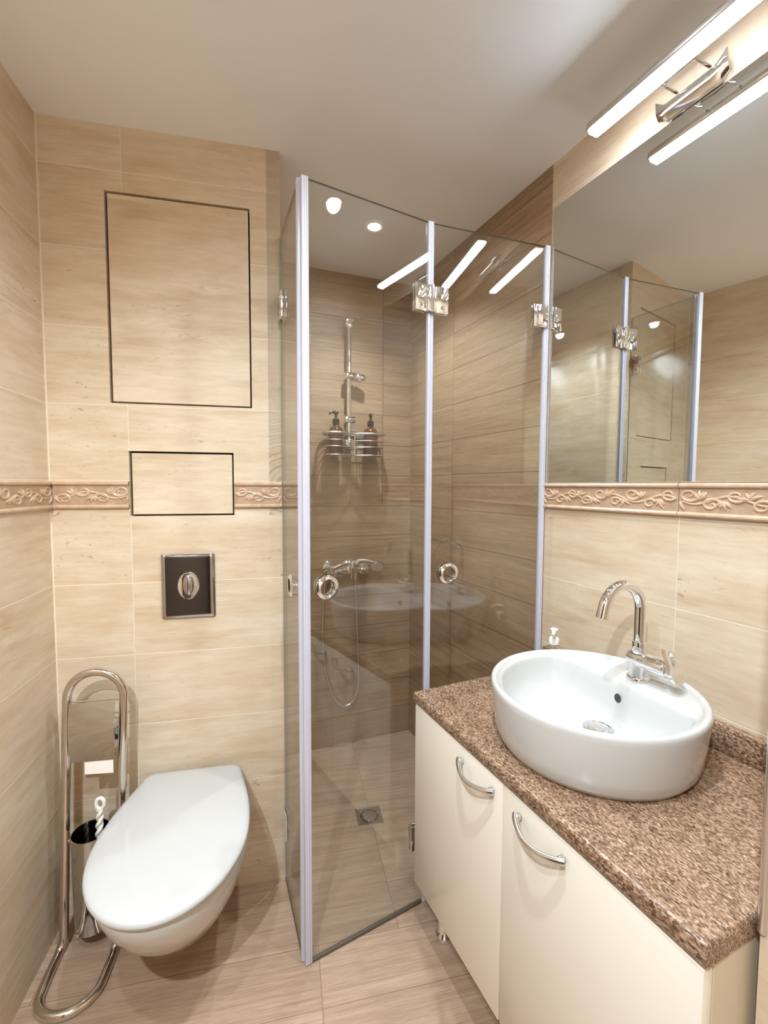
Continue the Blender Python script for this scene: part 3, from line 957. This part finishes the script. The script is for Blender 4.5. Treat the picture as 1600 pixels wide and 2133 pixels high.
# wire caddy
def caddy_ring(z, inset=0.0, front=1.0):
    cx_, hw = 0.602, 0.138 - inset
    yb, yf = SY - 0.012 - inset, SY - 0.118 + inset
    pts = []
    for i in range(60):
        a = 2 * PI * i / 60
        c_, s_ = math.cos(a), math.sin(a)
        ex = 0.45
        x = cx_ + hw * math.copysign(abs(c_) ** ex, c_)
        y = (yb + yf) / 2 + (yb - yf) / 2 * math.copysign(abs(s_) ** ex, s_)
        if s_ < 0:
            y += 0.034 * math.exp(-((x - cx_) / 0.040) ** 2)
        pts.append((x, y, z))
    return pts
t = Thing('shower_caddy', 'chrome wire caddy holding two amber bottles on the shower rail', 'shower caddy', (0.602, SY, 1.35), A_S)
bm = NB(); tube(bm, caddy_ring(1.446), 0.0062, 10, True, 0.8); t.part('top_rim', bm, M['wire'], sharp=80)
for z in (1.416, 1.388):
    bm = NB(); tube(bm, caddy_ring(z, 0.003), 0.0017, 8, True); t.part('wire_ring', bm, M['wire'], sharp=80)
bm = NB(); tube(bm, caddy_ring(1.352, 0.002), 0.0024, 8, True)
for i in range(17):
    x = 0.602 - 0.120 + 0.240 * i / 16
    dip = 0.034 * math.exp(-((x - 0.602) / 0.040) ** 2)
    cyl(bm, (x, SY - 0.015, 1.352), (x, SY - 0.115 + dip, 1.352), 0.0014, 6)
t.part('wire_base', bm, M['wire'], sharp=80)
bm = NB(); box(bm, 0.5985, 0.6055, SY - 0.0855, SY - 0.0835, 1.350, 1.448, 0.0008, 1)
t.part('front_strip', bm, M['wire'])
bm = NB(); box(bm, 0.570, 0.573, SY - 0.016, SY - 0.013, 1.352, 1.47, 0.0006, 1); box(bm, 0.632, 0.635, SY - 0.016, SY - 0.013, 1.352, 1.47, 0.0006, 1)
box(bm, 0.570, 0.635, SY - 0.016, SY - 0.013, 1.466, 1.471, 0.0006, 1)
t.part('hanger', bm, M['wire'])
def bottle(x, y, label, spout_dir):
    t = Thing('soap_bottle', label, 'bottle', (x, y, 1.3545), A_S, 'amber pump bottles in the shower caddy')
    zb = 1.3545
    bm = NB(); lathe(bm, [(0.030, 0), (0.0325, 0.002), (0.0333, 0.006), (0.0333, 0.095), (0.0315, 0.105), (0.026, 0.116), (0.018, 0.123), (0.0125, 0.127), (0.0125, 0.134)], (x, y, zb), n=40)
    t.part('body', bm, M['amber'], sharp=60)
    bm = NB(); lathe(bm, [(0.0145, 0.130), (0.0148, 0.131), (0.0148, 0.152), (0.013, 0.154), (0.0065, 0.156), (0.0055, 0.158), (0.0055, 0.172), (0.008, 0.174), (0.0085, 0.183), (0.006, 0.186)], (x, y, zb), n=28)
    sx, sy = spout_dir
    p = [(x - sx * 0.010, y - sy * 0.010, zb + 0.181), (x + sx * 0.012, y + sy * 0.012, zb + 0.182), (x + sx * 0.026, y + sy * 0.026, zb + 0.180), (x + sx * 0.033, y + sy * 0.033, zb + 0.172)]
    tube(bm, smooth_path(p, 4), [0.0062] * 5 + [0.005] * 4 + [0.0042] * 4, 10)
    t.part('pump', bm, M['black'])
bottle(0.523, SY - 0.062, 'amber pump bottle at the left end of the wire caddy', (-0.97, -0.25))
bottle(0.684, SY - 0.060, 'amber pump bottle at the right end of the wire caddy', (-0.35, -0.93))

# mixer, handset, hose
MZ = 0.845
t = Thing('shower_mixer', 'chrome shower mixer tap low on the wood-look shower wall', 'tap', (0.59, SY, MZ), A_S)
for x in (0.500, 0.665):
    bm = NB(); lathe(bm, [(0.031, 0.0005), (0.031, 0.004), (0.026, 0.011), (0.014, 0.013), (0.0135, 0.045)], (x, SY, MZ), (0, -1, 0), 36)
    t.part('wall_flange', bm, M['chrome'])
bm = NB()
cyl(bm, (0.494, SY - 0.058, MZ - 0.004), (0.672, SY - 0.058, MZ - 0.004), 0.0195, 32, bev=0.004)
box(bm, 0.505, 0.552, SY - 0.085, SY - 0.045, MZ - 0.027, MZ + 0.006, 0.006, 3)
box(bm, 0.628, 0.672, SY - 0.083, SY - 0.045, MZ - 0.024, MZ + 0.006, 0.006, 3)
cyl(bm, (0.588, SY - 0.05, MZ), (0.588, SY - 0.098, MZ + 0.004), 0.026, 32, bev=0.004)
cyl(bm, (0.612, SY - 0.062, MZ - 0.015), (0.612, SY - 0.062, MZ - 0.048), 0.0105, 20, bev=0.002)
t.part('body', bm, M['chrome'])
bm = NB(); box(bm, 0.571, 0.590, SY - 0.125, SY - 0.099, MZ - 0.036, MZ + 0.040, 0.004, 3)
t.part('lever', bm, M['chrome'])
bm = NB(); box(bm, 0.594, 0.616, SY - 0.112, SY - 0.060, MZ + 0.012, MZ + 0.040, 0.005, 3)
t.part('handset_cradle', bm, M['chrome'])
t = Thing('shower_handset', 'chrome hand shower lying across the mixer tap', 'shower head', (0.62, SY - 0.09, MZ + 0.03), A_S)
hp_ = smooth_path([(0.505, SY - 0.092, MZ + 0.012), (0.545, SY - 0.092, MZ + 0.028), (0.595, SY - 0.090, MZ + 0.036), (0.645, SY - 0.088, MZ + 0.036), (0.685, SY - 0.088, MZ + 0.026)], 5)
bm = NB(); tube(bm, hp_, [0.0085 + 0.004 * min(1, i / 8) for i in range(len(hp_))], 18)
t.part('handle', bm, M['chrome'], sharp=80)
bm = NB(); lathe(bm, [(0.010, -0.016), (0.022, -0.010), (0.031, 0.0), (0.032, 0.005), (0.030, 0.0065)], (0.706, SY - 0.09, MZ + 0.012), (-0.22, -0.74, -0.63), 36)
t.part('head', bm, M['chrome'], sharp=60)
bm = NB(); lathe(bm, [(0.028, 0.0066), (0.028, 0.0078), (0.0, 0.0082)], (0.706, SY - 0.09, MZ + 0.012), (-0.22, -0.74, -0.63), 36, cap1=False)
t.part('spray_face', bm, M['steel'])
hose = [(0.612, SY - 0.062, MZ - 0.0485), (0.616, SY - 0.062, 0.70), (0.622, SY - 0.060, 0.55), (0.628, SY - 0.056, 0.43), (0.632, SY - 0.052, 0.345), (0.622, SY - 0.05, 0.265), (0.592, SY - 0.05, 0.215), (0.555, SY - 0.05, 0.213),
        (0.515, SY - 0.05, 0.262), (0.482, SY - 0.05, 0.36), (0.466, SY - 0.052, 0.47), (0.462, SY - 0.056, 0.60), (0.466, SY - 0.066, 0.74), (0.476, SY - 0.080, 0.82), (0.503, SY - 0.092, MZ + 0.011)]
hs = smooth_path(hose, 26)
bm = NB(); tube(bm, hs, [0.0058 if i % 2 else 0.0069 for i in range(len(hs))], 10)
single('shower_hose', 'looped metal shower hose hanging below the mixer tap', 'hose', bm, M['steel'], (0.55, SY - 0.05, 0.21), A_S, sharp=80)

# floor drain
t = Thing('floor_drain', 'square steel floor drain in the shower floor', 'drain', (0.2885, 1.566, 0))
dx0, dx1, dy0, dy1 = 0.242, 0.334, 1.520, 1.612
bm = NB()
for a in ((dx0, dx1, dy0, dy0 + 0.004), (dx0, dx1, dy1 - 0.004, dy1), (dx0, dx0 + 0.004, dy0 + 0.004, dy1 - 0.004), (dx1 - 0.004, dx1, dy0 + 0.004, dy1 - 0.004)):
    box(bm, *a, 0.0002, 0.0034, 0.0006, 1)
t.part('frame', bm, M['steel'])
bm = NB(); box(bm, dx0 + 0.005, dx1 - 0.005, dy0 + 0.005, dy1 - 0.005, 0.0002, 0.0016)
t.part('cover', bm, M['steel'])
bm = NB()
for k in range(4):
    a0 = PI / 2 * k + 0.16 + 0.3
    pts = arc((0.288, 1.566, 0.0019), 0.030, a0, a0 + PI / 2 - 0.32, 12, (1, 0, 0), (0, 1, 0))
    tube(bm, pts, 0.0027, 8, flat=0.25, up=(0, 0, 1))
t.part('slot', bm, M['gap'])
bm = NB(); lathe(bm, [(0.0262, 0.0017), (0.0262, 0.0024), (0.024, 0.0028), (0.0, 0.0028)], (0.288, 1.566, 0), n=36, cap1=False)
t.part('strainer', bm, M['steel'])

# ------------------------------------------------------------------ vanity: cabinet, counter, basin, tap, soap
CF = 0.558                      # door front
CY0, CY1, CYM = 0.2985, 1.019, 0.664
CZ0, CZ1 = 0.152, 0.6455
t = Thing('vanity_cabinet', 'cream two-door vanity cabinet on short legs under the granite counter', 'cabinet', (0.78, 0.66, 0), A_R)
bm = NB()
bx0 = CF + 0.0225
box(bm, bx0, XR - 0.004, CY0 + 0.001, CY0 + 0.018, CZ0, CZ1 - 0.001, 0.0008, 1)
box(bm, bx0, XR - 0.004, CY1 - 0.018, CY1 - 0.001, CZ0, CZ1 - 0.001, 0.0008, 1)
box(bm, bx0, XR - 0.004, CY0 + 0.018, CY1 - 0.018, CZ0, CZ0 + 0.018, 0.0008, 1)
box(bm, XR - 0.012, XR - 0.004, CY0 + 0.018, CY1 - 0.018, CZ0 + 0.018, CZ1 - 0.001)
box(bm, bx0, bx0 + 0.06, CY0 + 0.018, CY1 - 0.018, CZ1 - 0.019, CZ1 - 0.001)
t.part('carcass', bm, M['cream_edge'])
for (y0, y1), (ha, hb), lab in (((CYM + 0.0015, CY1 - 0.001), (0.687, 0.805), 'left'), ((CY0, CYM - 0.0015), (0.506, 0.621), 'right')):
    bm = NB(); box(bm, CF, CF + 0.018, y0, y1, CZ0, CZ1 - 0.0025, 0.0012, 2)
    dr_ = t.part('door', bm, M['cream'])
    bm = NB()
    zz = 0.6155
    pts, rad = [], []
    for i in range(25):
        s = i / 24
        y = ha + (hb - ha) * s
        out = 0.006 + 0.024 * math.sin(PI * s) ** 0.8
        pts.append((CF - out, y, zz - 0.006 * math.sin(PI * s)))
        rad.append(0.0042 + 0.0022 * abs(2 * s - 1) ** 2)
    tube(bm, pts, rad, 14, flat=1.0)
    for y in (ha + 0.006, hb - 0.006):
        box(bm, CF - 0.012, CF - 0.0002, y - 0.005, y + 0.005, zz - 0.005, zz + 0.005, 0.0015, 1)
    t.part('handle', bm, M['steel'], parent=dr_, sharp=60)
for x, y in ((0.628, 0.975), (0.628, 0.345), (0.94, 0.975), (0.94, 0.345)):
    bm = NB(); lathe(bm, [(0.021, 0.0), (0.0225, 0.003), (0.0225, 0.012), (0.018, 0.018), (0.0155, 0.022), (0.0155, 0.151)], (x, y, 0.0005), n=28)
    t.part('leg', bm, M['chrome'])

t = Thing('countertop', 'speckled brown granite counter with a low upstand on the wall', 'countertop', (0.78, 0.66, 0.646), A_R)
bm = NB(); box(bm, 0.5545, XR - 0.0005, 0.2955, 1.0235, 0.6465, ZT, 0.0)
ed = [e for e in bm.edges if all(v.co.x < 0.5645 for v in e.verts) and abs(e.verts[0].co.z - e.verts[1].co.z) < 1e-4]
ed += [e for e in bm.edges if all(abs(v.co.y - e.verts[0].co.y) < 1e-4 for v in e.verts) and abs(e.verts[0].co.z - e.verts[1].co.z) < 1e-4 and e.verts[0].co.z > 0.67 and e not in ed]
bmesh.ops.bevel(bm, geom=ed, offset=0.008, segments=4, profile=0.5, affect='EDGES')
t.part('slab', bm, M['granite'])
bm = NB(); box(bm, XR - 0.0205, XR - 0.0005, 0.296, 1.0225, ZT + 0.0002, 0.734, 0.0025, 2)
t.part('upstand', bm, M['granite'])

BX, BY, RB = 0.786, 0.660, 0.207
t = Thing('washbasin', 'round white vessel basin standing on the granite counter', 'washbasin', (BX, BY, ZT), A_R)
nA = 120
ang_ = [2 * PI * i / nA for i in range(nA)]
def circ(r, z): return [(BX + r * math.cos(a) * 1.005, BY + r * math.sin(a), z) for a in ang_]
def dring(k, z, dd, sx=0.0):
    """bowl outline: circle cut by the straight front of the tap ledge, shrunk by k towards the waste."""
    cx_, cy_ = BX + 0.020, BY
    out = []
    for a in ang_:
        c_ = math.cos(a)
        r = 0.186
        if c_ > 0.05:
            r2 = dd / c_
            r = (r ** -9 + r2 ** -9) ** (-1 / 9)
        out.append((cx_ + (BX + r * c_ - cx_) * k, cy_ + r * math.sin(a) * k, z))
    return out
bm = NB()
loops = [circ(0.180, ZT + 0.0005), circ(0.186, ZT + 0.003), circ(0.193, ZT + 0.014), circ(0.198, ZT + 0.035), circ(0.2035, ZT + 0.075), circ(0.207, ZT + 0.108), circ(0.2075, ZT + 0.117),
         circ(0.2065, ZT + 0.1225), circ(0.204, ZT + 0.1255), circ(0.200, ZT + 0.1262), circ(0.196, ZT + 0.1250), circ(0.1925, ZT + 0.1215), circ(0.190, ZT + 0.1180),
         dring(1.0, ZT + 0.1160, 0.088), dring(0.992, ZT + 0.1140, 0.086), dring(0.985, ZT + 0.108, 0.084), dring(0.965, ZT + 0.085, 0.081), dring(0.935, ZT + 0.062, 0.079), dring(0.87, ZT + 0.042, 0.077),
         dring(0.76, ZT + 0.031, 0.075), dring(0.6, ZT + 0.0265, 0.073), dring(0.42, ZT + 0.0245, 0.072), dring(0.2, ZT + 0.0235, 0.072)]
rings(bm, loops)
t.part('bowl', bm, M['ceramic'], sharp=50)
wx, wy = BX + 0.022, BY
bm = NB(); lathe(bm, [(0.031, 0.0), (0.031, 0.0022), (0.026, 0.0032), (0.0225, 0.0012), (0.0218, 0.0012), (0.0205, 0.0042), (0.012, 0.0056), (0.0, 0.006)], (wx, wy, ZT + 0.0242), n=40, cap1=False)
t.part('waste', bm, M['chrome'])
bm = NB(); lathe(bm, [(0.0085, 0), (0.0085, 0.0012), (0.0070, 0.0018), (0.0065, 0.0004), (0.0, 0.0002)], (0, 0, 0), (-1, 0, 0), 28, cap1=False)
for v in bm.verts:
    v.co.y *= 0.9
    v.co.z *= 1.1
    v.co += Vector((BX + 0.0762, BY - 0.003, ZT + 0.082))
t.part('overflow', bm, M['hole'])

FX, FY, FZ = 0.918, 0.652, ZT + 0.1185
t = Thing('basin_tap', 'tall chrome swan-neck tap on the back ledge of the basin', 'tap', (FX, FY, FZ), A_R)
bm = NB(); lathe(bm, [(0.0235, 0.0), (0.0235, 0.006), (0.0215, 0.0085), (0.0185, 0.0095), (0.0178, 0.014), (0.0172, 0.034), (0.0185, 0.050)], (FX, FY, FZ - 0.0015), n=36)
t.part('pedestal', bm, M['chrome'], sharp=50)
bm = NB(); cyl(bm, (FX, FY + 0.019, FZ + 0.044), (FX, FY - 0.066, FZ + 0.044), 0.0190, 36, bev=0.004)
t.part('body', bm, M['chrome'], sharp=50)
bm = NB(); cyl(bm, (FX, FY, FZ + 0.058), (FX, FY, FZ + 0.084), 0.0142, 32, bev=0.0015)
t.part('collar', bm, M['chrome'])
R_ = 0.058
zc_ = 0.951
sp = [(FX, FY, FZ + 0.083), (FX, FY, 0.90), (FX, FY, 0.93)] + [tuple(p) for p in arc((FX - R_, FY, zc_), R_, 0, math.radians(168), 26)]
last = Vector(sp[-1]) - Vector(sp[-2])
sp.append(tuple(Vector(sp[-1]) + last.normalized() * 0.006))
bm = NB(); tube(bm, sp, 0.0118, 28)
sp_ob = t.part('spout', bm, M['chrome'], sharp=60)
a_, b_ = Vector(sp[-1]), (Vector(sp[-1]) - Vector(sp[-2])).normalized()
bm = NB(); lathe(bm, [(0.0122, 0.0003), (0.0122, 0.013), (0.0095, 0.013), (0.0092, 0.011), (0.0, 0.011)], a_, b_, 28, cap1=False)
t.part('aerator', bm, M['chrome'], parent=sp_ob)
bm = NB()
# looped lever paddle at the end of the body
pl_ = [(0.0, -0.021), (0.012, -0.018), (0.0165, -0.008), (0.0165, 0.004), (0.012, 0.020), (0.0115, 0.040), (0.008, 0.049), (0.0, 0.052), (-0.008, 0.049), (-0.0115, 0.040), (-0.012, 0.020), (-0.0165, 0.004), (-0.0165, -0.008), (-0.012, -0.018)]
inn = [(0.0, 0.012), (0.004, 0.014), (0.006, 0.024), (0.006, 0.036), (0.004, 0.043), (0.0, 0.045), (-0.004, 0.043), (-0.006, 0.036), (-0.006, 0.024), (-0.004, 0.014)]
yl_ = FY - 0.0720
def lean(x, z): return (FX + x * 1.12, yl_ + 0.42 * z - 0.004, FZ + 0.042 + z * 0.92)
eo = [bm.verts.new(lean(*p)) for p in pl_]
ei = [bm.verts.new(lean(*p)) for p in inn]
ee = [bm.edges.new((eo[i], eo[(i + 1) % len(eo)])) for i in range(len(eo))] + [bm.edges.new((ei[i], ei[(i + 1) % len(ei)])) for i in range(len(ei))]
bmesh.ops.triangle_fill(bm, use_beauty=True, edges=ee)
r_ = bmesh.ops.extrude_face_region(bm, geom=list(bm.faces))
bmesh.ops.translate(bm, verts=[v for v in r_['geom'] if isinstance(v, bmesh.types.BMVert)], vec=(0, -0.009, 0))
t.part('lever', bm, M['chrome'], sharp=40)

sx_, sy_ = 0.945, 0.924
t = Thing('soap_dispenser', 'clear soap dispenser with a white pump behind the basin', 'soap dispenser', (sx_, sy_, ZT), A_R)
bm = NB(); lathe(bm, [(0.030, 0.0005), (0.033, 0.003), (0.034, 0.010), (0.034, 0.067), (0.031, 0.082), (0.023, 0.092), (0.0125, 0.097), (0.0125, 0.102)], (sx_, sy_, ZT), n=40)
t.part('bottle', bm, M['clear'], sharp=60)
bm = NB(); lathe(bm, [(0.0125, 0.1022), (0.0138, 0.104), (0.0138, 0.118), (0.011, 0.122), (0.0055, 0.124), (0.0055, 0.132), (0.008, 0.138), (0.0105, 0.144), (0.009, 0.146)], (sx_, sy_, ZT), n=28)
tube(bm, smooth_path([(sx_, sy_, ZT + 0.141), (sx_ - 0.014, sy_ - 0.012, ZT + 0.141), (sx_ - 0.024, sy_ - 0.020, ZT + 0.136)], 4), [0.0062] * 5 + [0.0045] * 4, 10)
t.part('pump', bm, M['white_plastic'])
